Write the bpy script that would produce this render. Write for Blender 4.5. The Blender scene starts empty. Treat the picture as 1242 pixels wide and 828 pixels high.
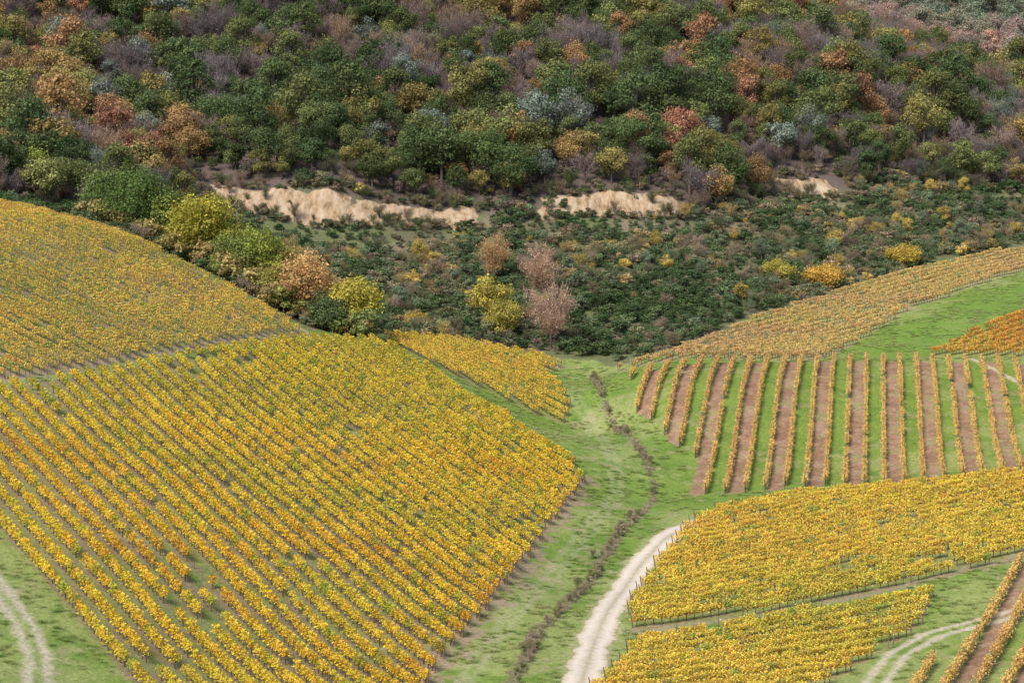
import bpy, numpy as np, math
from mathutils import Vector
# ---------- estimated ground heights of the valley, from image coordinates and guessed distances: x east, y north, z up (metres)
def parse(s): return [tuple(float(q) for q in p.split(',')) for p in s.split()]
HEIGHTS=parse("""0,238,0.4 7,238,0.4 17,345,0.2 17,395,2.3 13,432,5.7 2,290,0 17,282,-0.3 10,405,3.6 -3,405,6.6 -24,430,13.8 6,450,7.3 -10,450,10.6
27,330,0 75,335,5.2 46,338,1.8 14,262,0 14,272,0 37,268,1.5 64,285,4.1 45,262,1.9 33,237,0.7 53,232,2.1 59,260,2.9 42,305,1.1 70,312,4.2
27,348,-0.4 61,351,1.0 79,352,2.7 22,420,8.6 43,425,9.8 66,425,10.3 95,425,9.8 25,390,5.9 52,382,4.4 81,388,4.8 21,398,6.1
19,437,6.6 30,440,9.1 48,475,10.9 71,510,13.3 104,550,17.1 127,570,18.4 121,545,16.6 84,490,12.7 62,440,9.4 117,525,15.6 106,475,13.5 78,437,9.8
16,446,7 -4,470,10.7 -24,470,14.1 -39,490,20.7 -60,520,29.1 18,500,18 19,545,27.3 62,530,17 68,580,29 138,620,24.2
-44,528,28.6 -16,540,27.7 24,552,28.4 78,600,30.9 -44,536,36 24,560,33.9 79,607,35.5
-100,540,41.2 -132,600,56.5 -71,620,56.2 0,630,56 64,650,52.3 155,700,42.5 -145,660,77.6 -77,680,78 0,700,78.3 73,740,79 102,760,71 174,790,54
-98,440,37.9 -64,424,29.8 -49,415,23.1 -36,405,17.6 -74,455,30.5 -29,425,14.1 -91,490,38.2
-9,239,0 12,349,2 -58,255,13.6 -71,317,21.2 -35,401,17.3 -24,412,15.2 -49,324,16 -34,293,10.1 -42,243,8.8 -22,267,5.1 -8,319,5.1 -30,223,4.5 -16,364,10 -48,210,8.2 -3,376,7.4 -54,289,15.1 0,290,1.1
-62,460,26 -97,470,36 -300,200,40 -300,400,70 -300,700,110 350,200,10 350,400,25 400,700,50 -300,1200,150 0,1200,140 400,1300,180 -200,100,20 200,100,5 0,900,95 -150,850,100
0,0,58 0,60,38 0,130,10 190,900,64 240,1100,140 160,1100,135 330,900,64 -200,0,58 200,0,58 800,1600,200 -700,1600,200 -700,0,90 900,0,60 0,1650,200""")
PLAN=dict(  # plan-view outlines cast from image coordinates onto the ground, some adjusted
A="-98,441.8 -85.6,459.5 -63.8,423.2 -49.2,414.5 -36.3,405 -44.1,381.8 -54.1,356.8 -63.1,336 -71.3,318.5 -85,318 -100,330 -104,430",
B="-72.6,309 -70.6,315.2 -62.2,331.2 -53.4,352 -43.5,376.5 -34.7,400.5 -23.8,411.5 -8.8,398 2.5,369.8 11.5,349.2 5.6,316.8 1,292.2 -3.9,263.2 -8.9,239.5 -13.3,212 -29.5,202.8 -36.8,217.8 -46.5,235.5 -57.5,255 -62.3,263.8 -85,300",
C="-24.1,430.2 -9.9,450 5.5,450.2 11,444.2 6.2,437.8 10.2,408.8 9.7,399.2 -3.1,405 -17.8,409.5",
D="22,418 32,422 43,425 66,425 86,426 102,421 100,352 82,351 61,350 46,347 35,347 27,348 30,366 26,376 24,387 20,400",
E="27,328 39,337 58,336 82,334 74,289 68,286 54,278 43,272 27,266 14,261 14,270 19,298",
E2="12,246 15,257 31,262.5 50,269 46,256 40,246 34,237 29,230 8,231",
Fv="42,235 48,246 54,258 61,278 67,285 76,285 70,226 40,228",
G="20,436 30,440 48,475 71,510 104,550 134,579 128,552 84,488 62,440 57,426",
Hg="60,427 80,472 117,525 106,477 78,433",
I="79,433 92,457 116,483 108,428",
road="27.3,325.8 23,318.8 19.6,309.2 15.9,296.5 12.5,277.2 9.5,258 7.4,238.2 6.6,228 4,210",
ditch="15,430 17,398 21,372 22,356 21,341 16,320 11,298 7,276 3,259 0,238 -3,222",
trL="-57,243 -53,235 -49,227 -46,219 -44,208",
trV="-5,240 -3,251 1,271 6,297 11,318 16,344 16,362 14,397 10,419",
trF="36,230 42,246 47,253 52,256 62,262",trR="86,428 91,408 104,400",
gaps="-27,268 -33,239 -36,242 -32,244",
bank1="-69,525 -60,525 -44,527 -29,531 -20,535",bank2="-19,536 -9,539",bank3="9,545 24,551 38,555",bank4="69,593 84,600")
FT={k:parse(v) for k,v in PLAN.items()}
PTS=np.array(HEIGHTS)
def tps(P,V):
    P=P/100; d=np.linalg.norm(P[:,None]-P[None],axis=2); K=np.where(d>0,d*d*np.log(d+1e-12),0)+np.eye(len(P))*2e-4
    A=np.hstack([np.ones((len(P),1)),P]); M=np.block([[K,A],[A.T,np.zeros((3,3))]])
    return np.linalg.solve(M,np.concatenate([V,[0,0,0]]))
w=tps(PTS[:,:2],PTS[:,2])
def Hh(x,y):
    x=np.asarray(x,float).ravel()/100;y=np.asarray(y,float).ravel()/100; out=np.zeros(len(x))
    for s in range(0,len(x),40000):
        xx=x[s:s+40000];yy=y[s:s+40000]
        d2=(xx[:,None]-PTS[None,:,0]/100)**2+(yy[:,None]-PTS[None,:,1]/100)**2
        out[s:s+40000]=(0.5*d2*np.log(d2+1e-12))@w[:-3]+w[-3]+w[-2]*xx+w[-1]*yy
    return out
rng=np.random.default_rng(7)
def vn(x,y,s):
    xi=np.floor(x);yi=np.floor(y);fx=x-xi;fy=y-yi
    fx=fx*fx*(3-2*fx);fy=fy*fy*(3-2*fy)
    def h(a,b):
        t=np.sin(a*127.1+b*311.7+s*74.7)*43758.5453
        return t-np.floor(t)
    return (h(xi,yi)*(1-fx)+h(xi+1,yi)*fx)*(1-fy)+(h(xi,yi+1)*(1-fx)+h(xi+1,yi+1)*fx)*fy
def fbm(x,y,sc,s=0,o=4):
    t=0;a=.5;n=0
    x=np.asarray(x,float)/sc;y=np.asarray(y,float)/sc
    for i in range(o):
        t=t+a*vn(x,y,s+i*3);n+=a;a*=.5;x=x*2.03+5.1;y=y*2.03+1.7
    return t/n
def pip(px,py,poly):
    c=np.zeros(px.shape,bool);n=len(poly)
    for i in range(n):
        x1,y1=poly[i];x2,y2=poly[(i+1)%n]
        if y1==y2: continue
        c^=((y1>py)!=(y2>py))&(px<(x2-x1)*(py-y1)/(y2-y1)+x1)
    return c
def pdist(px,py,pl):
    d=np.full(px.shape,1e9)
    for (x1,y1),(x2,y2) in zip(pl[:-1],pl[1:]):
        dx,dy=x2-x1,y2-y1;t=np.clip(((px-x1)*dx+(py-y1)*dy)/(dx*dx+dy*dy+1e-9),0,1)
        d=np.minimum(d,np.hypot(px-x1-t*dx,py-y1-t*dy))
    return d
SB=np.array([(-400,452),(-97,446),(-60,430),(-36,412),(-24,433),(-10,453),(5,453),(16,447),(19,441),(30,444),(47,477),(71,512),(104,552),(126,573),(300,640),(900,700)],float)
FB=np.array([(-400,465),(-100,462),(-80,480),(-66,528),(-10,545),(50,560),(70,590),(100,615),(135,640),(300,700),(900,760)],float)
sb=lambda x:np.interp(x,SB[:,0],SB[:,1]); fb=lambda x:np.interp(x,FB[:,0],FB[:,1])
xs=np.concatenate([np.linspace(-700,-121,45),np.arange(-120,160,.5),np.linspace(160.5,900,60)])
ys=np.concatenate([np.linspace(-150,204,45),np.arange(205,462,.5),np.arange(462,660,1.5),np.linspace(660,1700,150)])
GX,GY=np.meshgrid(xs,ys)
Z=Hh(GX,GY).reshape(GX.shape)
k=np.clip((GY-fb(GX)-8)/60,0,1)
Z+=k*(fbm(GX,GY,45,11,4)-.5)*16
Z+=(fbm(GX,GY,14,21,4)-.5)*.7+(fbm(GX,GY,2.5,5,2)-.5)*.10
def Zt(x,y):
    x=np.asarray(x,float);y=np.asarray(y,float)
    i=np.clip(np.searchsorted(xs,x)-1,0,len(xs)-2);j=np.clip(np.searchsorted(ys,y)-1,0,len(ys)-2)
    fx=(x-xs[i])/(xs[i+1]-xs[i]);fy=(y-ys[j])/(ys[j+1]-ys[j])
    return (Z[j,i]*(1-fx)+Z[j,i+1]*fx)*(1-fy)+(Z[j+1,i]*(1-fx)+Z[j+1,i+1]*fx)*fy
ROW=dict(A=((.82,-.57),3.0),B=((-.491,.871),2.8),C=((.6,-.8),2.6),D=((.153,.988),3.0),E=((.905,.423),2.7),E2=((.905,.423),2.7),Fv=((.35,.937),3.0),G=((.66,.75),2.7),I=((.66,.75),2.7))
def perp(nm,x,y):
    d=np.array(ROW[nm][0]);d=d/np.hypot(*d);return (x*-d[1]+y*d[0])/ROW[nm][1]
# ---------- ground colour
def mixc(c,new,m):
    return c*(1-m[...,None])+np.array(new)*m[...,None]
sm=lambda x,a,b:(lambda t:t*t*(3-2*t))(np.clip((x-a)/(b-a),0,1))
N1=fbm(GX,GY,18,1);N2=fbm(GX,GY,4,2);N3=fbm(GX,GY,1.3,3,2)
col=np.ones(GX.shape+(3,))*np.array([.205,.285,.06])
col=mixc(col,(.125,.215,.04),sm(N2,.43,.65)*.6)
col=mixc(col,(.36,.37,.14),sm(N1+.3*(N3-.5),.46,.68)*.6)
col=mixc(col,(.38,.31,.17),sm(N2*.6+N3*.4,.58,.72)*.45)
shr=sm(GY-sb(GX)+(N2-.5)*6,-1,2)
col=mixc(col,(.17,.15,.09),shr); col=mixc(col,(.29,.23,.15),shr*sm(N2,.5,.65)*.7); col=mixc(col,(.15,.18,.07),shr*sm(N1,.46,.60)*.7)
fo=sm(GY-fb(GX)+(N2-.5)*10,-3,4)
col=mixc(col,(.16,.12,.10),fo)
for nm,base,am in (('A',(.34,.23,.16),.85),('B',(.29,.20,.14),.75),('C',(.34,.27,.13),.7),('E',(.32,.25,.13),.65),('E2',(.34,.26,.14),.65),('G',(.42,.33,.20),.8),('I',(.25,.20,.08),.6)):
    ins=pip(GX,GY,FT[nm]).astype(float)
    p=perp(nm,GX,GY);fr=np.abs(p-np.round(p))
    m=ins*(1-sm(fr+(N3-.5)*.3,.22,.48))
    col=mixc(col,base,m*am*(.6+.4*sm(N2,.35,.55)))
for nm in ('D','Fv'):
    ins=pip(GX,GY,FT[nm]).astype(float);p=perp(nm,GX,GY)
    fr=p-np.floor(p);par=(np.floor(p)%2==0)
    m=ins*par*sm(np.minimum(fr,1-fr)+(N3-.5)*.16,.02,.14)
    s=np.ones(GX.shape+(3,))*np.array([.36,.225,.145]);s=mixc(s,(.26,.15,.095),sm(N3,.4,.6)*.7);s=mixc(s,(.42,.30,.20),sm(N2,.5,.65)*.6)
    s=mixc(s,(.27,.30,.09),sm(N2*.5+N3*.5,.56,.68)*.5)
    col=col*(1-m[...,None])+s*m[...,None]
ins=pip(GX,GY,FT['Hg']).astype(float);col=mixc(col,(.17,.29,.05),ins*.45)
be=pdist(GX,GY,FT['B'][9:14]);col=mixc(col,(.38,.26,.19),sm(2.4-be+(N3-.5)*4+(N2-.5)*5,.6,1.6)*.7)
be=pdist(GX,GY,[FT['E'][i] for i in (5,6,7,8,9)]);col=mixc(col,(.36,.26,.19),sm(2.2-be+(N3-.5)*3,.5,1.5)*.7)
be=pdist(GX,GY,FT['A'][4:9]);col=mixc(col,(.38,.28,.19),sm(2.0-be+(N3-.5)*2,.5,1.5)*.7)
be=pdist(GX,GY,FT['A'][:5]);col=mixc(col,(.42,.35,.21),sm(4.5-be+(N3-.5)*3,.5,2)*.8*(~pip(GX,GY,FT['A'])))
dd=pdist(GX,GY,FT['ditch']);col=mixc(col,(.27,.22,.14),sm(1.0-dd+(N3-.5)*2+(N2-.5)*1.0,.1,1.0)*.8)
for nm,wd in (('trL',.9),('trV',.7),('trF',1.0),('trR',1.2)):
    dd=np.abs(pdist(GX,GY,FT[nm])-(wd if nm!='trR' else 0))
    strength={'trL':.8,'trV':.2,'trF':.85,'trR':.9}[nm]
    col=mixc(col,(.58,.49,.36),sm(.8-dd+(N3-.5)*.6,0,.6)*strength)
dd=pdist(GX,GY,FT['road']);col=mixc(col,(.44,.39,.22),sm(3.3-dd+(N3-.5)*2,0,1.5)*.6)

class MB:
    def __init__(s): s.v=[];s.f=[];s.m=[];s.l=[];s.n=0
    def add(s,V,Fc,mat=0,lv=1.0):
        V=np.asarray(V,float).reshape(-1,3);Fc=np.asarray(Fc,int)
        s.v.append(V);s.f.append(Fc+s.n);s.m.append(np.full(len(Fc),mat));s.l.append(np.broadcast_to(np.asarray(lv,float),(len(V),)).copy());s.n+=len(V)
    def mesh(s,name,mats,smooth=False):
        me=bpy.data.meshes.new(name);V=np.concatenate(s.v)
        lens=np.concatenate([np.full(len(f),f.shape[1]) for f in s.f]);loops=np.concatenate([f.ravel() for f in s.f])
        me.vertices.add(len(V));me.vertices.foreach_set('co',V.ravel())
        me.loops.add(len(loops));me.loops.foreach_set('vertex_index',loops.astype(np.int32))
        me.polygons.add(len(lens));me.polygons.foreach_set('loop_start',np.concatenate([[0],np.cumsum(lens)[:-1]]).astype(np.int32))
        me.polygons.foreach_set('loop_total',lens.astype(np.int32))
        me.polygons.foreach_set('material_index',np.concatenate(s.m).astype(np.int32))
        if smooth: me.polygons.foreach_set('use_smooth',np.ones(len(lens),bool))
        a=me.attributes.new('lv','FLOAT','POINT');a.data.foreach_set('value',np.concatenate(s.l).astype(np.float32))
        for m in mats: me.materials.append(m)
        me.update(calc_edges=True);return me
def link(name,me):
    o=bpy.data.objects.new(name,me);bpy.context.scene.collection.objects.link(o);return o
def quads(mb,Cn,size,rg,mat=0,lv=1.0,nrm=None,asp=1.0):
    n=len(Cn);a=rg.normal(size=(n,3))
    if nrm is not None: a=nrm+a*.45
    a/=np.linalg.norm(a,axis=1)[:,None]
    t=rg.normal(size=(n,3));u=np.cross(a,t);u/=np.linalg.norm(u,axis=1)[:,None]+1e-9;v=np.cross(a,u)
    s=(np.asarray(size)*.5*np.ones(n))[:,None]
    V=np.stack([Cn-u*s*.9-v*s*asp*.2,Cn-v*s*asp*.95+u*s*.15,Cn+u*s+v*s*.15*asp,Cn+v*s*asp-u*s*.1],1).reshape(-1,3)
    lv=np.repeat(np.broadcast_to(lv,(n,)),4)
    mb.add(V,np.arange(4*n).reshape(-1,4),mat,lv)
def tube(mb,pts,rad,n=5,mat=0,lv=1.0):
    pts=np.asarray(pts,float);V=[]
    for i,p in enumerate(pts):
        d=pts[min(i+1,len(pts)-1)]-pts[max(i-1,0)];d/=np.linalg.norm(d)+1e-9
        r=np.cross(d,[.3,.9,.1]);r/=np.linalg.norm(r);q=np.cross(d,r)
        for k in range(n):
            a=2*math.pi*k/n;V.append(p+(r*math.cos(a)+q*math.sin(a))*rad[i])
    Fc=[[i*n+k,i*n+(k+1)%n,(i+1)*n+(k+1)%n,(i+1)*n+k] for i in range(len(pts)-1) for k in range(n)]
    mb.add(V,Fc,mat,lv)
# ---------- materials
def newmat(nm):
    m=bpy.data.materials.new(nm);m.use_nodes=True;nt=m.node_tree;nt.nodes.clear();o=nt.nodes.new('ShaderNodeOutputMaterial');return m,nt,o
def leafmat(nm,const=None,tr=.3):
    m,nt,o=newmat(nm);N=nt.nodes.new;L=nt.links.new
    if const is None:
        a=N('ShaderNodeAttribute');a.attribute_type='INSTANCER';a.attribute_name='col';src=a.outputs['Vector']
    else:
        a=N('ShaderNodeRGB');a.outputs[0].default_value=(*const,1);src=a.outputs[0]
    l=N('ShaderNodeAttribute');l.attribute_name='lv'
    mu=N('ShaderNodeVectorMath');mu.operation='SCALE';L(src,mu.inputs[0]);L(l.outputs['Fac'],mu.inputs['Scale'])
    g=N('ShaderNodeNewGeometry');nz=N('ShaderNodeTexNoise');nz.inputs['Scale'].default_value=.9;nz.inputs['Detail'].default_value=1;L(g.outputs['Position'],nz.inputs['Vector'])
    hs=N('ShaderNodeHueSaturation');mr=N('ShaderNodeMapRange');mr.inputs['To Min'].default_value=.485;mr.inputs['To Max'].default_value=.515
    mr.inputs['From Min'].default_value=.3;mr.inputs['From Max'].default_value=.7
    L(nz.outputs[0],mr.inputs[0]);L(mr.outputs[0],hs.inputs['Hue']);L(mu.outputs[0],hs.inputs['Color'])
    d=N('ShaderNodeBsdfDiffuse');t=N('ShaderNodeBsdfTranslucent');mx=N('ShaderNodeMixShader');mx.inputs[0].default_value=tr
    L(hs.outputs[0],d.inputs[0]);L(hs.outputs[0],t.inputs[0]);L(d.outputs[0],mx.inputs[1]);L(t.outputs[0],mx.inputs[2]);L(mx.outputs[0],o.inputs[0]);return m
def barkmat(nm,c):
    m,nt,o=newmat(nm);N=nt.nodes.new;L=nt.links.new
    g=N('ShaderNodeNewGeometry');nz=N('ShaderNodeTexNoise');nz.inputs['Scale'].default_value=3;L(g.outputs['Position'],nz.inputs['Vector'])
    r=N('ShaderNodeValToRGB');r.color_ramp.elements[0].color=(*[x*.6 for x in c],1);r.color_ramp.elements[1].color=(*[x*1.4 for x in c],1);L(nz.outputs[0],r.inputs[0])
    d=N('ShaderNodeBsdfDiffuse');L(r.outputs[0],d.inputs[0]);L(d.outputs[0],o.inputs[0]);return m
LEAF=leafmat('foliage');BARK=barkmat('bark',(.16,.12,.105));VBARK=barkmat('vine_wood',(.17,.095,.085));POST=barkmat('post_wood',(.22,.15,.13))
# ---------- terrain
nx,ny=len(xs),len(ys)
i=np.arange(nx*(ny-1)).reshape(ny-1,nx)[:,:-1].ravel()
mb=MB();mb.add(np.c_[GX.ravel(),GY.ravel(),Z.ravel()],np.c_[i,i+1,i+nx+1,i+nx])
gm,nt,o=newmat('ground');N=nt.nodes.new;L=nt.links.new
a=N('ShaderNodeAttribute');a.attribute_name='gcol';g=N('ShaderNodeNewGeometry')
nz=N('ShaderNodeTexNoise');nz.inputs['Scale'].default_value=2.2;nz.inputs['Detail'].default_value=6;nz.inputs['Roughness'].default_value=.7;L(g.outputs['Position'],nz.inputs['Vector'])
mr=N('ShaderNodeMapRange');mr.inputs['From Min'].default_value=.3;mr.inputs['From Max'].default_value=.7;mr.inputs['To Min'].default_value=.6;mr.inputs['To Max'].default_value=1.35;L(nz.outputs[0],mr.inputs[0])
mu=N('ShaderNodeVectorMath');mu.operation='SCALE';L(a.outputs['Vector'],mu.inputs[0]);L(mr.outputs[0],mu.inputs['Scale'])
bp=N('ShaderNodeBump');bp.inputs['Strength'].default_value=.7;bp.inputs['Distance'].default_value=.2;L(nz.outputs[0],bp.inputs['Height'])
d=N('ShaderNodeBsdfDiffuse');L(mu.outputs[0],d.inputs[0]);L(bp.outputs[0],d.inputs['Normal']);L(d.outputs[0],o.inputs[0])
me=mb.mesh('terrain',[gm],True)
at=me.attributes.new('gcol','FLOAT_VECTOR','POINT');at.data.foreach_set('vector',col.reshape(-1).astype(np.float32))
link('terrain',me)
# ---------- road
def resample(pl,st,sw=6):
    pl=np.array(pl,float);d=np.r_[0,np.cumsum(np.hypot(*np.diff(pl,axis=0).T))];t=np.arange(0,d[-1],st)
    x=np.interp(t,d,pl[:,0]);y=np.interp(t,d,pl[:,1]);k=int(sw/st);ke=np.ones(2*k+1)/(2*k+1)
    xp=np.r_[2*x[0]-x[1:k+1][::-1],x,2*x[-1]-x[-k-1:-1][::-1]];yp=np.r_[2*y[0]-y[1:k+1][::-1],y,2*y[-1]-y[-k-1:-1][::-1]]
    return np.c_[np.convolve(xp,ke,'valid'),np.convolve(yp,ke,'valid')]
rp=resample(FT['road'],.4);tg=np.gradient(rp,axis=0);tg/=np.hypot(*tg.T)[:,None];nr=np.c_[-tg[:,1],tg[:,0]]
M=15;off=np.linspace(-1,1,M)[None,:]*(1.95+(fbm(np.arange(len(rp)),np.zeros(len(rp)),5,9)-.5)[:,None]*1.3)
RX=rp[:,0,None]+nr[:,0,None]*off;RY=rp[:,1,None]+nr[:,1,None]*off
RZ=Zt(RX,RY)+.06-.05*(np.abs(np.linspace(-1,1,M))**6)[None,:]
mb=MB();i=np.arange(M*(len(rp)-1)).reshape(-1,M)[:,:-1].ravel()
mb.add(np.c_[RX.ravel(),RY.ravel(),RZ.ravel()],np.c_[i,i+1,i+M+1,i+M],0,np.broadcast_to(np.linspace(-1,1,M),RX.shape).ravel())
rm,nt,o=newmat('gravel_track');N=nt.nodes.new;L=nt.links.new
a=N('ShaderNodeAttribute');a.attribute_name='lv';g=N('ShaderNodeNewGeometry');nz=N('ShaderNodeTexNoise');nz.inputs['Scale'].default_value=1.5;nz.inputs['Detail'].default_value=6;L(g.outputs['Position'],nz.inputs['Vector'])
ab=N('ShaderNodeMath');ab.operation='ABSOLUTE';L(a.outputs['Fac'],ab.inputs[0])
ad=N('ShaderNodeMath');ad.operation='MULTIPLY_ADD';L(nz.outputs[0],ad.inputs[0]);ad.inputs[1].default_value=.7;L(ab.outputs[0],ad.inputs[2])
r=N('ShaderNodeValToRGB');e=r.color_ramp.elements;e[0].position=.25;e[0].color=(.46,.39,.27,1);e[1].position=1.0;e[1].color=(.36,.31,.16,1)
for p_,c_ in ((.42,(.62,.52,.40,1)),(.65,(.72,.62,.50,1)),(.88,(.58,.48,.34,1))):
    q=e.new(p_);q.color=c_
md=N('ShaderNodeMath');md.operation='DIVIDE';L(ad.outputs[0],md.inputs[0]);md.inputs[1].default_value=1.4
L(md.outputs[0],r.inputs[0]);d=N('ShaderNodeBsdfDiffuse');L(r.outputs[0],d.inputs[0])
bp=N('ShaderNodeBump');bp.inputs['Distance'].default_value=.1;L(nz.outputs[0],bp.inputs['Height']);L(bp.outputs[0],d.inputs['Normal']);L(d.outputs[0],o.inputs[0])
link('dirt_road',mb.mesh('dirt_road',[rm],True))
# ---------- plants
def vine(seed,nl,full):
    rg=np.random.default_rng(seed);mb=MB()
    tube(mb,[(0,0,-.1),(.04,.02,.4),(-.03,0,.8)],[.06,.05,.04],4,1)
    tube(mb,[(-.55,0,.78),(0,.02,.8),(.55,0,.78)],[.03,.035,.03],4,1)
    for k in range(6):
        x=rg.uniform(-.5,.5);tube(mb,[(x,0,.8),(x+rg.normal()*.08,rg.normal()*.12,1.6+rg.uniform(-.2,.3))],[.016,.008],3,1)
    x=rg.uniform(-.62,.62,nl);z=.72+1.0*rg.beta(1.5,1.3,nl);y=rg.normal(size=nl)*(.20 if full else .15)*(1.25-.35*(z-.6))
    quads(mb,np.c_[x,y,z],rg.uniform(.13,.25,nl),rg,0,rg.uniform(.74,1.2,nl))
    return mb.mesh('grape_vine',[LEAF,VBARK])
def bag(name,meshes):
    c=bpy.data.collections.new(name)
    for k,m in enumerate(meshes): c.objects.link(bpy.data.objects.new('%s_%02d'%(name,k),m))
    return c
VF=bag('grape_vine',[vine(k,150,True) for k in range(6)]+[vine(50+k,65,False) for k in range(4)])
def tree(seed,H,R,nb,nl,ls,z0=.28,mats=None,flat=1.0):
    rg=np.random.default_rng(seed);mb=MB();h0=H*z0
    tp=[(0,0,-.6),(rg.normal()*.1,rg.normal()*.1,h0),(rg.normal()*.3,rg.normal()*.3,H*.7)]
    tube(mb,tp,[H*.028,H*.022,H*.008],6,1)
    d=rg.normal(size=(nb,3));d/=np.linalg.norm(d,axis=1)[:,None];rr=rg.uniform(.25,1,nb)**.5
    c=d*rr[:,None]*np.array([R*.72,R*.72,(H-h0)*.38])+[0,0,h0+(H-h0)*.52]
    br=R*rg.uniform(.20,.44,nb)
    for k in range(nb):
        if k%2==0: tube(mb,[(0,0,h0*.9+rg.uniform(0,.2)*H),tuple(c[k]*[.5,.5,.9]),tuple(c[k])],[H*.01,H*.007,H*.003],4,1)
    bb=rg.uniform(.7,1.3,nb);b=rg.choice(nb,nl,p=br**2/np.sum(br**2));q=rg.normal(size=(nl,3));q[:,2]=q[:,2]*.8+.35;q/=np.linalg.norm(q,axis=1)[:,None]
    P=c[b]+q*(br[b]*rg.uniform(.55,1.25,nl)*(1+.22*np.sin(q[:,0]*6+b)+.15*np.sin(q[:,2]*9+2*b)))[:,None]*[1,1,.8*flat]
    quads(mb,P,rg.uniform(.7,1.3,nl)*ls,rg,0,bb[b]*rg.uniform(.6,1.4,nl),q)
    return mb.mesh('tree',mats or [LEAF,BARK])
def bare(seed,H,R,nbr,ntw,mats=None,nl=0):
    rg=np.random.default_rng(seed);mb=MB();tube(mb,[(0,0,-.5),(.1,0,H*.3),(rg.normal()*.3,rg.normal()*.3,H*.75)],[H*.022,H*.017,H*.006],5,1)
    tips=[]
    for k in range(nbr):
        a=rg.uniform(0,6.28);z=rg.uniform(.2,.6)*H;e=rg.uniform(.5,1.0)
        p1=np.array([math.cos(a)*R*e*.55,math.sin(a)*R*e*.55,z+H*.16]);p2=np.array([math.cos(a+rg.normal()*.3)*R*e,math.sin(a+rg.normal()*.3)*R*e,min(z+H*rg.uniform(.25,.42),H)])
        tube(mb,[(0,0,z),p1,p2],[H*.008,H*.005,H*.002],3,1);tips+=[(np.array([0,0,z]),p1),(p1,p2)]
    t=rg.integers(0,len(tips),ntw);f=rg.uniform(.25,1,ntw)[:,None];A_=np.array([a for a,b in tips])[t];B_=np.array([b for a,b in tips])[t]
    P=A_+(B_-A_)*f+rg.normal(size=(ntw,3))*R*.10
    D_=rg.normal(size=(ntw,3))*.6+[0,0,.8]+P*[.25/R,.25/R,0];D_/=np.linalg.norm(D_,axis=1)[:,None];D_*=rg.uniform(.6,1.5,ntw)[:,None]*H*.11
    s=np.cross(D_,rg.normal(size=(ntw,3)));s/=np.linalg.norm(s,axis=1)[:,None];s*=.035
    mb.add(np.stack([P-s,P+s,P+D_],1).reshape(-1,3),np.arange(3*ntw).reshape(-1,3),0,np.repeat(rg.uniform(.6,1.3,ntw),3))
    if nl: 
        t=rg.integers(0,ntw,nl);quads(mb,P[t]+D_[t]*rg.uniform(.2,1,nl)[:,None],.28,rg,0,rg.uniform(1.0,1.7,nl))
    return mb.mesh('bare_tree',mats or [LEAF,BARK])
TR=bag('woodland_tree',[tree(100+k,[9,11,8,10,12.5,9.5,10.5][k],[4.4,4.2,3.6,4.9,4.3,4.0,5.0][k],18+k,3000,.36,.22) for k in range(7)]+[bare(200+k,9,3.8,20,1700,nl=140*(k%2)) for k in range(4)]+[tree(300+k,3.0,1.9,8,650,.28,.08) for k in range(4)])
# variants 0-6 leafy, 7-10 bare, 11-14 bush
def tuft(seed,n=70,h=.9):
    rg=np.random.default_rng(seed);mb=MB();a=rg.uniform(0,6.28,n);r=rg.uniform(0,.5,n);P=np.c_[np.cos(a)*r,np.sin(a)*r,np.zeros(n)-.03]
    D_=np.c_[np.cos(a)*r+rg.normal(size=n)*.2,np.sin(a)*r+rg.normal(size=n)*.2,rg.uniform(.4,1,n)*h];s=np.c_[-np.sin(a),np.cos(a),np.zeros(n)]*.035
    mb.add(np.stack([P-s,P+s,P+D_],1).reshape(-1,3),np.arange(3*n).reshape(-1,3),0,np.repeat(rg.uniform(.6,1.3,n),3));return mb.mesh('grass_tuft',[LEAF])
TU=bag('grass_tuft',[tuft(k) for k in range(4)])
def postm(h,r,lean):
    mb=MB();tube(mb,[(0,0,-.3),(lean*.5,0,h*.5),(lean,0,h)],[r,r*.95,r*.85],6,0);mb.add([(lean-r*.6,-r*.6,h),(lean+r*.6,-r*.6,h),(lean+r*.6,r*.6,h+.02),(lean-r*.6,r*.6,h+.02)],[[0,1,2,3]]);return mb.mesh('vineyard_post',[POST])
PO=bag('vineyard_post',[postm(2.1,.045,.02),postm(1.9,.07,.35)])
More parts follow.
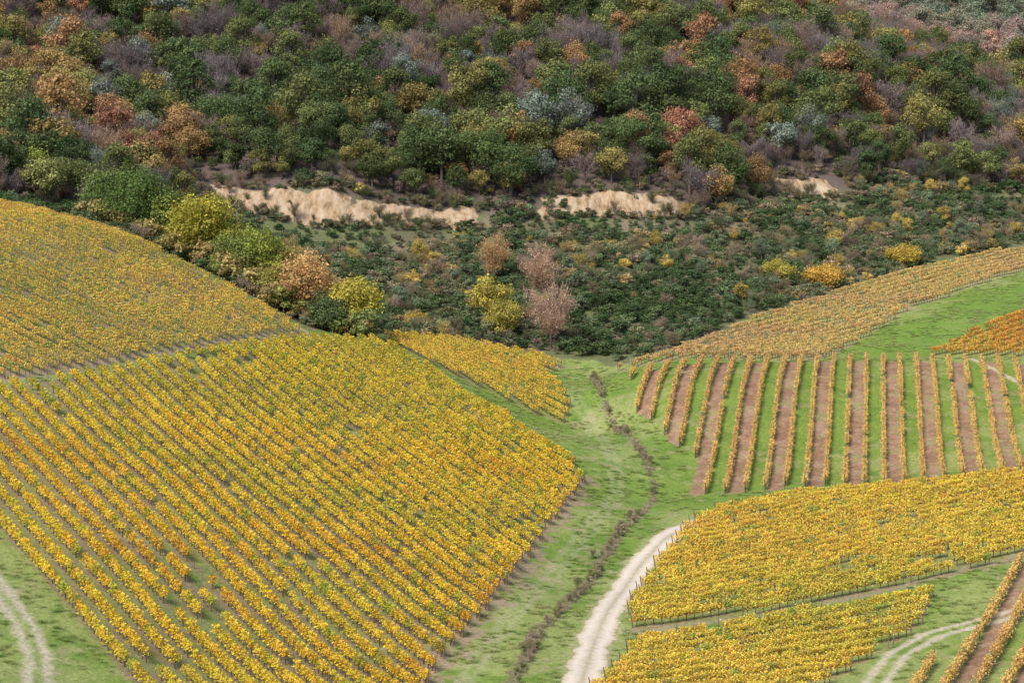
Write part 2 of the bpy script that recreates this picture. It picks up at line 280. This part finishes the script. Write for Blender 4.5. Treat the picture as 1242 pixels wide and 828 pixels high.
def scatter(name,coll,x,y,rot,scl,idx,colr,dz=0):
    n=len(x);me=bpy.data.meshes.new(name);me.vertices.add(n)
    me.vertices.foreach_set('co',np.c_[x,y,Zt(x,y)+dz].ravel())
    R3=np.zeros((n,3));R3[:,2]=rot;scl=np.asarray(scl,float);S=scl if scl.ndim==2 else np.repeat(scl[:,None],3,1)
    for nm,ty,dt in (('rot','FLOAT_VECTOR',R3),('scl','FLOAT_VECTOR',S),('col','FLOAT_VECTOR',colr)):
        a=me.attributes.new(nm,ty,'POINT');a.data.foreach_set('vector',np.asarray(dt,np.float32).ravel())
    a=me.attributes.new('idx','INT','POINT');a.data.foreach_set('value',np.asarray(idx,np.int32))
    o=link(name,me);ng=bpy.data.node_groups.new(name,'GeometryNodeTree')
    ng.interface.new_socket('Geometry',in_out='INPUT',socket_type='NodeSocketGeometry');ng.interface.new_socket('Geometry',in_out='OUTPUT',socket_type='NodeSocketGeometry')
    N=ng.nodes.new;L=ng.links.new;gi=N('NodeGroupInput');go=N('NodeGroupOutput');ci=N('GeometryNodeCollectionInfo');ci.inputs['Collection'].default_value=coll
    ci.inputs['Separate Children'].default_value=True;ci.inputs['Reset Children'].default_value=True
    ip=N('GeometryNodeInstanceOnPoints');ip.inputs['Pick Instance'].default_value=True
    def na(nm,ty):
        q=N('GeometryNodeInputNamedAttribute');q.data_type=ty;q.inputs['Name'].default_value=nm;return q.outputs['Attribute']
    er=N('FunctionNodeEulerToRotation');L(na('rot','FLOAT_VECTOR'),er.inputs[0]);L(er.outputs[0],ip.inputs['Rotation'])
    L(na('scl','FLOAT_VECTOR'),ip.inputs['Scale']);L(na('idx','INT'),ip.inputs['Instance Index']);L(ci.outputs[0],ip.inputs['Instance']);L(gi.outputs[0],ip.inputs['Points']);L(ip.outputs[0],go.inputs[0])
    md=o.modifiers.new('scatter','NODES');md.node_group=ng;return o
def lerpc(stops,t):
    t=np.clip(t,0,1);p=[s[0] for s in stops];return np.stack([np.interp(t,p,[s[1][k] for s in stops]) for k in range(3)],1)
PAL=dict(
 B=[(0,(.68,.56,.09)),(.25,(.82,.63,.085)),(.5,(.90,.66,.08)),(.75,(.87,.58,.075)),(1,(.76,.45,.07))],
 A=[(0,(.62,.50,.12)),(.5,(.84,.62,.13)),(1,(.76,.49,.14))],
 C=[(0,(.74,.59,.11)),(.5,(.86,.64,.11)),(1,(.82,.54,.12))],
 D=[(0,(.86,.62,.20)),(.5,(.84,.57,.19)),(1,(.78,.49,.17))],
 E=[(0,(.74,.60,.10)),(.4,(.90,.67,.11)),(1,(.86,.57,.11))],
 G=[(0,(.80,.62,.20)),(.5,(.84,.61,.24)),(1,(.76,.49,.26))],
 I=[(0,(.85,.57,.12)),(.5,(.86,.46,.10)),(1,(.74,.31,.09))])
PAL['E2']=PAL['E'];PAL['Fv']=PAL['D']
for nm in ('A','B','C','D','E','E2','Fv','G','I'):
    poly=FT[nm];d=np.array(ROW[nm][0]);d=d/np.hypot(*d);n_=np.array([-d[1],d[0]]);sp=ROW[nm][1];P=np.array(poly)
    a=P@d;b=P@n_/sp;X=[];EP=[];RT=[]
    for k in range(int(np.ceil(b.min())),int(b.max())+1):
        t=np.arange(a.min(),a.max(),1.1)+rng.uniform(0,1);q=t[:,None]*d+n_*k*sp
        q=q+n_*((fbm(t,np.full(len(t),k*9.),25,31)-.5)*.35)[:,None]
        s=pip(q[:,0],q[:,1],poly)
        if s.sum()<3: continue
        qq=q[s];X.append(qq);RT.append(np.full(len(qq),rng.normal()*.06));EP+= [(*(qq[0]-d*.5),0),(*(qq[-1]+d*.5),1)]
    q=np.concatenate(X);rt=np.concatenate(RT);x,y=q.T;n=len(x)
    keep=rng.random(n)>(.015 if nm in 'BCD' else .03)
    keep&=~((fbm(x,y,6,41)>.76))
    if nm=='B':
        for gx,gy in FT['gaps']: keep&=np.hypot(x-gx,(y-gy)*.7)>1.6
    post=(np.arange(n)%5==0)
    px,py=x[post],y[post]
    x,y,rt=x[keep],y[keep],rt[keep];n=len(x)
    t=fbm(x,y,20,51)*1.5-.28+rng.normal(size=n)*.08+rt
    if nm=='B': t=t+np.clip((330-y)/90,-.3,.6)*.30+np.clip((x+10)/30,-1,1)*.10-.05
    if nm=='E': t=t+np.clip((y-300)/40,-1,1)*.15
    c=lerpc(PAL[nm],t)*rng.uniform(.88,1.1,n)[:,None]
    gr=rng.random(n)<(.07 if nm in 'ABG' else .04);c[gr]=c[gr]*[.62,.82,1]
    thin=dict(A=.28,B=.04,C=.2,D=.10,E=.10,E2=.10,Fv=.2,G=.4,I=.3)[nm]
    tf=rng.random(n)+(fbm(x,y,9,61)-.5)*1.2<thin
    idx=np.where(tf,6+rng.integers(0,4,n),rng.integers(0,6,n))
    ang=math.atan2(d[1],d[0]);rot=ang+np.where(rng.random(n)<.5,math.pi,0)+rng.normal(size=n)*.05
    wy=dict(B=1.22,D=1.0,E=1.25,E2=1.25,A=1.0,C=1.1).get(nm,1.1)
    S=np.c_[rng.uniform(.98,1.15,n),rng.uniform(.85,1.15,n)*wy,rng.uniform(.92,1.08,n)*(1.0 if nm!='A' else .92)]
    scatter('vineyard_rows',VF,x,y,rot,S,idx,c)
    E_=np.array(EP);ex,ey=E_[:,0],E_[:,1]
    X2=np.r_[px,ex];Y2=np.r_[py,ey];R2=np.r_[np.full(len(px),ang),np.where(E_[:,2]==1,ang+math.pi,ang)+math.pi]
    scatter('vineyard_posts',PO,X2,Y2,R2,np.ones(len(X2)),np.r_[np.zeros(len(px),int),np.ones(len(ex),int)],np.ones((len(X2),3)))
# ---------- woodland
CL=[FT['bank1'],FT['bank2'],FT['bank3'],FT['bank4']]
BW=9.0
def jit(x0,x1,y0,y1,s):
    a,b=np.meshgrid(np.arange(x0,x1,s),np.arange(y0,y1,s));a=a.ravel();b=b.ravel()
    return a+rng.uniform(-.5,.5,len(a))*s,b+rng.uniform(-.5,.5,len(a))*s
def onbank(x,y,mg=0.,front=0.):
    m=np.zeros(len(x),bool)
    for c in CL:
        m|=pdist(x,y-BW*.5,c)<BW*.5+mg
        if front: m|=pdist(x,y+front*.5,c)<front*.5
    return m
x,y=jit(-230,330,460,850,5.4);s=(y>fb(x)+1)&(np.abs(x)<.25*y+40)&~onbank(x,y,1.5,13);s&=rng.random(len(x))>.10;x,y=x[s],y[s];n=len(x)
typ=fbm(x,y,34,71)+rng.normal(size=n)*.14;hue=fbm(x,y,22,81)+rng.normal(size=n)*.17-.03
low=np.clip(1-(y-fb(x))/50,0,1);right=np.clip((x-20)/120,0,1)
isb=typ+low*.06+right*.10>.60
hue=hue+right*.06
idx=np.where(isb,7+rng.integers(0,4,n),rng.integers(0,7,n))
bu=rng.random(n)<.10;idx[bu]=11+rng.integers(0,4,bu.sum())
c=lerpc([(.2,(.095,.135,.055)),(.4,(.145,.18,.07)),(.52,(.22,.235,.085)),(.62,(.33,.29,.10)),(.74,(.42,.28,.11)),(.9,(.42,.21,.13))],hue)
cb=lerpc([(.2,(.26,.215,.20)),(.45,(.31,.235,.22)),(.6,(.36,.26,.215)),(.8,(.40,.27,.17))],hue+rng.normal(size=n)*.1)
c[isb&~bu]=cb[isb&~bu]
gy_=rng.random(n)<.05;c[gy_]=(.24,.27,.21)
c*=rng.uniform(.72,1.28,n)[:,None]
sc_=np.clip(rng.lognormal(-.01,.26,n),.5,1.6)*(1-.12*low)
scatter('woodland',TR,x,y,rng.uniform(0,6.28,n),sc_,idx,c)
x,y=jit(-200,300,460,760,4.0);s=(y>fb(x)-2)&(np.abs(x)<.24*y+30)&~onbank(x,y,.5);x,y=x[s],y[s];n=len(x)
c=lerpc([(.2,(.12,.155,.06)),(.45,(.20,.18,.12)),(.6,(.27,.205,.17)),(.8,(.35,.25,.13))],fbm(x,y,15,91)+rng.normal(size=n)*.12)
b_=rng.random(n)<.4
scatter('woodland_undergrowth',TR,x,y,rng.uniform(0,6.28,n),rng.uniform(.6,1.2,n)*np.where(b_,.6,1),np.where(b_,7,11)+rng.integers(0,4,n),c)
x,y=jit(60,420,850,1250,7);s=(np.abs(x)<.25*y+40);x,y=x[s],y[s];n=len(x)
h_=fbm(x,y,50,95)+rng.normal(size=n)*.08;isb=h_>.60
c=lerpc([(.25,(.26,.30,.20)),(.42,(.36,.33,.22)),(.52,(.46,.34,.29)),(.62,(.56,.34,.24)),(.8,(.60,.34,.18))],h_)  # far hill: autumn tints made paler, distance haze mixed into the tree colours
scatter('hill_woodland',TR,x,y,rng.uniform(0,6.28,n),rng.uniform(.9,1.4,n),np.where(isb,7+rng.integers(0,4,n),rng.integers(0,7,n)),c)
# ---------- scrub
x,y=jit(-120,200,405,700,2.05);s=(y>sb(x)+2.5)&(y<fb(x)+4)&(np.abs(x)<.24*y+20)&~onbank(x,y,-.5);dm=fbm(x,y,8,96);s&=dm+rng.normal(size=len(x))*.12>.30
x,y=x[s],y[s];n=len(x);h_=fbm(x,y,16,97)+rng.normal(size=n)*.16
c=lerpc([(.2,(.09,.14,.055)),(.45,(.14,.19,.08)),(.57,(.21,.25,.14)),(.67,(.28,.25,.13)),(.77,(.37,.28,.20)),(.9,(.58,.44,.14))],h_)*rng.uniform(.75,1.3,n)[:,None]
scl=np.clip(rng.lognormal(-.42,.3,n),.3,1.2)*(1-.35*onbank(x,y,0,10))
b_=(h_>.58)&(rng.random(n)<.4)
scatter('scrub',TR,x,y,rng.uniform(0,6.28,n),np.c_[scl*1.1,scl*1.1,scl*.95]*np.where(b_,.45,1)[:,None],np.where(b_,7,11)+rng.integers(0,4,n),c)
x,y=jit(-60,150,455,640,9);s=(y>sb(x)+12)&(y<fb(x)-2)&(rng.random(len(x))<.55)&~onbank(x,y,0,13);x,y=x[s],y[s];n=len(x);r_=rng.random(n)
c=np.where(r_[:,None]<.5,np.array([.25,.30,.18]),np.where(r_[:,None]<.8,np.array([.46,.34,.24]),np.array([.58,.44,.13])))*rng.uniform(.8,1.2,n)[:,None]
scatter('slope_trees',TR,x,y,rng.uniform(0,6.28,n),rng.uniform(.28,.52,n),np.where((r_>.5)&(r_<.8),7+rng.integers(0,4,n),rng.integers(0,7,n)),c)
# ---------- ditch weeds
dp=resample(FT['ditch'],.3);dp=np.repeat(dp,3,0);x=dp[:,0]+rng.normal(size=len(dp))*.4;y=dp[:,1]+rng.normal(size=len(dp))*.5;n=len(x);s=fbm(x,y,5,98)+rng.normal(size=n)*.12>.38;x,y=x[s],y[s];n=len(x)
scatter('ditch_grass',TU,x,y,rng.uniform(0,6.28,n),rng.uniform(.2,.65,n),rng.integers(0,4,n),lerpc([(0,(.34,.36,.13)),(.5,(.52,.44,.28)),(1,(.46,.35,.29))],rng.random(n)))
s=rng.random(n)<.07;x,y=x[s],y[s];n=len(x)
scatter('ditch_shrub',TR,x,y,rng.uniform(0,6.28,n),rng.uniform(.07,.17,n),np.where(rng.random(n)<.6,7+rng.integers(0,4,n),rng.integers(0,7,n)),lerpc([(0,(.28,.30,.12)),(1,(.48,.35,.26))],rng.random(n)))
# ---------- meadow grass clumps
x=rng.uniform(-75,130,44000);y=rng.uniform(215,540,44000);s=fbm(x,y,5,101)>.45
for nm in ('A','B','C','D','E','E2','Fv','G','I'): s&=~pip(x,y,FT[nm])
s&=(pdist(x,y,FT['road'])>2.4)&(y<sb(x)-1)
for nm in ('trL','trF'): s&=np.abs(pdist(x,y,FT[nm])-.9)>.8
x,y=x[s],y[s];n=len(x)
scatter('meadow_grass',TU,x,y,rng.uniform(0,6.28,n),np.c_[np.full(n,.8),np.full(n,.8),rng.uniform(.15,.4,n)],rng.integers(0,4,n),lerpc([(.3,(.25,.34,.09)),(.6,(.37,.43,.14)),(.85,(.48,.45,.21))],rng.random(n)*.5+fbm(x,y,12,102)*.6))
# ---------- individual trees: x, y, height, crown radius
DG=(.13,.18,.07)
TREES=[(-73.1,450,15.5,8.2,'oak_tree','t',(.12,.175,.05)),(-59.8,440,14,7,'oak_tree','t',(.46,.40,.07)),(-48.4,435,12.8,6,'maple_tree','t',(.30,.34,.07)),
(-38.9,425,13,5.8,'autumn_tree','t',(.60,.38,.16)),(-28.5,420,12.3,5.2,'poplar_tree','t',(.56,.47,.09)),(-33.5,418,7.5,4.2,'holm_oak_tree','t',(.14,.18,.08)),
(-52.8,432,9,4.8,'oak_tree','t',(.24,.28,.08)),(-43.1,428,9,4.6,'oak_tree','t',(.36,.34,.08)),(-97.6,480,9.5,3.9,'oak_tree','t',(.26,.28,.06)),(-88.2,475,7.7,4.2,'bare_tree','b',(.40,.29,.26)),
(-4.4,470,13,4.6,'autumn_tree','t',(.54,.45,.10)),(-1.5,462,9,3.7,'autumn_tree','t',(.48,.42,.10)),(7.7,458,13.5,5.4,'bare_tree','b',(.60,.40,.29)),(6,487,13,4.0,'bare_tree','b',(.60,.40,.27)),
(-4,500,11,4.0,'bare_tree','b',(.62,.41,.20)),(70.6,520,5,5,'autumn_tree','t',(.70,.45,.10)),(59.4,520,5.4,4.4,'autumn_tree','t',(.52,.44,.10)),(92.6,545,5,4.4,'autumn_tree','t',(.64,.48,.10)),(-19,455,3.6,2.3,'autumn_bush','t',(.56,.40,.10)),
(-65.5,447,13,5.8,'oak_tree','t',(.22,.26,.07)),(-54.5,441,12,5.4,'oak_tree','t',(.40,.38,.08)),(-80.5,458,12,5.4,'oak_tree','t',(.18,.22,.07)),(-34,431,10.5,4.6,'autumn_tree','t',(.54,.38,.17)),(-43,438,11,4.8,'autumn_tree','t',(.50,.36,.12)),
(-22,554,15,6,'oak_tree','t',DG),(-8,557,16,6.5,'oak_tree','t',(.15,.20,.07)),(0,553,14,5.5,'oak_tree','t',DG),(30,576,14,6,'oak_tree','t',(.16,.21,.08)),(-46,560,12,6,'oak_tree','t',(.21,.24,.09)),(54,576,13,5.5,'oak_tree','t',(.15,.19,.07)),(-72,558,14,6,'oak_tree','t',DG)]
for k,(x,y,h,r,nm,kd,c) in enumerate(TREES):
    ml=leafmat('leaves_%02d'%k,c)
    if kd=='t': me=tree(700+k,h,r*1.15,30,int(2600+650*r),.40 if h>9 else .30,.10,[ml,BARK])
    else: me=bare(700+k,h,r,28,4200,[ml,BARK],nl=1100)
    o=link(nm,me);o.location=(x,y,float(Zt(x,y))-.2)
x=np.interp(np.linspace(0,1,110),[0,1],[-84,-26])+rng.normal(size=110)*1.5;y=np.interp(x,[-84,-60,-45,-28],[455,438,428,417])+rng.normal(size=110)*3;n=110
scatter('hedgerow',TR,x,y,rng.uniform(0,6.28,n),rng.uniform(.8,2.0,n),11+rng.integers(0,4,n),lerpc([(0,(.16,.21,.08)),(.5,(.34,.33,.10)),(1,(.50,.37,.16))],rng.random(n)))
# ---------- eroded clay banks: ragged bare scars lying on the steep slope
cm,nt,o=newmat('sandstone');N=nt.nodes.new;L=nt.links.new
g=N('ShaderNodeNewGeometry');mp=N('ShaderNodeMapping');mp.inputs['Scale'].default_value=(.75,.25,.3);L(g.outputs['Position'],mp.inputs[0])
nz=N('ShaderNodeTexNoise');nz.inputs['Scale'].default_value=.9;nz.inputs['Detail'].default_value=8;nz.inputs['Roughness'].default_value=.7;L(mp.outputs[0],nz.inputs['Vector'])
r=N('ShaderNodeValToRGB');e=r.color_ramp.elements;e[0].position=.34;e[0].color=(.20,.14,.08,1);e[1].position=.68;e[1].color=(.62,.49,.36,1);q=e.new(.43);q.color=(.42,.28,.16,1);q=e.new(.53);q.color=(.53,.38,.24,1)
L(nz.outputs[0],r.inputs[0]);d=N('ShaderNodeBsdfDiffuse');L(r.outputs[0],d.inputs[0]);bp=N('ShaderNodeBump');bp.inputs['Distance'].default_value=.5;L(nz.outputs[0],bp.inputs['Height']);L(bp.outputs[0],d.inputs['Normal']);L(d.outputs[0],o.inputs[0])
for ci,cl in enumerate(CL):
    p=resample([np.array(cl[0])-[3,.5]]+list(cl)+[np.array(cl[-1])+[3,.8]],.4,2.5)
    n=len(p);m=34;u=np.arange(n)/(n-1)*n*.4;ue=np.minimum(u,u[-1]-u)/4.0
    FX=np.repeat(p[:,0][None],m,0);FR=np.linspace(0,1,m)[:,None]*np.ones((1,n));FY=p[:,1][None]+(FR*1.25-.12)*BW
    edge=np.minimum(np.minimum(ue[None],1.1),np.minimum(FR,1-FR)*4.2)
    wob=(fbm(FX,FY,6,ci+15,4)-.5)*2.2
    msk=edge-.45+wob
    gul=(fbm(FX,FY*.3,1.6,ci+25,3)-.5)*.9
    hgt=np.clip(msk*.8,-.6,.55)+gul*np.clip(msk,0,1)
    V=np.c_[FX.ravel(),(FY-hgt*.5).ravel(),(Zt(FX,FY)+hgt).ravel()]
    i=np.arange(n*(m-1)).reshape(m-1,n)[:,:-1].ravel();mb=MB();mb.add(V,np.c_[i,i+1,i+n+1,i+n]);link('clay_bank',mb.mesh('clay_bank',[cm]))
X=[];Y=[]
for c_ in CL:
    p=resample([np.array(c_[0])-[3,0]]+list(c_)+[np.array(c_[-1])+[3,0]],1.4,2.5)
    n=len(p);X+=list(p[:,0]+rng.normal(size=n));Y+=list(p[:,1]+BW+rng.uniform(-1,2.5,n));s=rng.random(n)<.4;X+=list(p[s,0]);Y+=list(p[s,1]+rng.uniform(0,BW,s.sum()))
    s=rng.random(n)<.7;X+=list(p[s,0]);Y+=list(p[s,1]-rng.uniform(0,2,s.sum()))
x,y=np.array(X),np.array(Y);n=len(x);b_=rng.random(n)<.45
scatter('bank_shrubs',TR,x,y,rng.uniform(0,6.28,n),rng.uniform(.3,.95,n)*np.where(b_,.55,1),np.where(b_,7,11)+rng.integers(0,4,n),lerpc([(0,(.12,.16,.065)),(.5,(.23,.22,.11)),(1,(.36,.26,.18))],rng.random(n)),.1)
# ---------- camera and light
cam=bpy.data.objects.new("camera",bpy.data.cameras.new("camera"));bpy.context.collection.objects.link(cam)
cam.location=(0,0,66);cam.rotation_euler=(math.radians(83),0,0);cam.data.lens=81.19;cam.data.clip_end=5000;cam.data.clip_start=1
bpy.context.scene.camera=cam
wd=bpy.data.worlds.new("World");bpy.context.scene.world=wd;wd.use_nodes=True;nt=wd.node_tree
sk=nt.nodes.new('ShaderNodeTexSky');sk.sky_type='NISHITA';sk.sun_disc=False;EL=math.radians(48);AZ=math.radians(215)
sk.sun_elevation=EL;sk.sun_rotation=AZ;nt.links.new(sk.outputs[0],nt.nodes['Background'].inputs[0]);nt.nodes['Background'].inputs[1].default_value=.15
sn=bpy.data.lights.new("sun",'SUN');sn.energy=4.1;sn.angle=math.radians(22);sn.color=(1,.96,.90);so=bpy.data.objects.new("sun",sn)
dr=Vector((math.sin(AZ)*math.cos(EL),math.cos(AZ)*math.cos(EL),math.sin(EL)));so.rotation_euler=dr.to_track_quat('Z','Y').to_euler();bpy.context.collection.objects.link(so)
sc=bpy.context.scene;sc.view_settings.view_transform='Standard';sc.view_settings.look='None';sc.view_settings.exposure=0
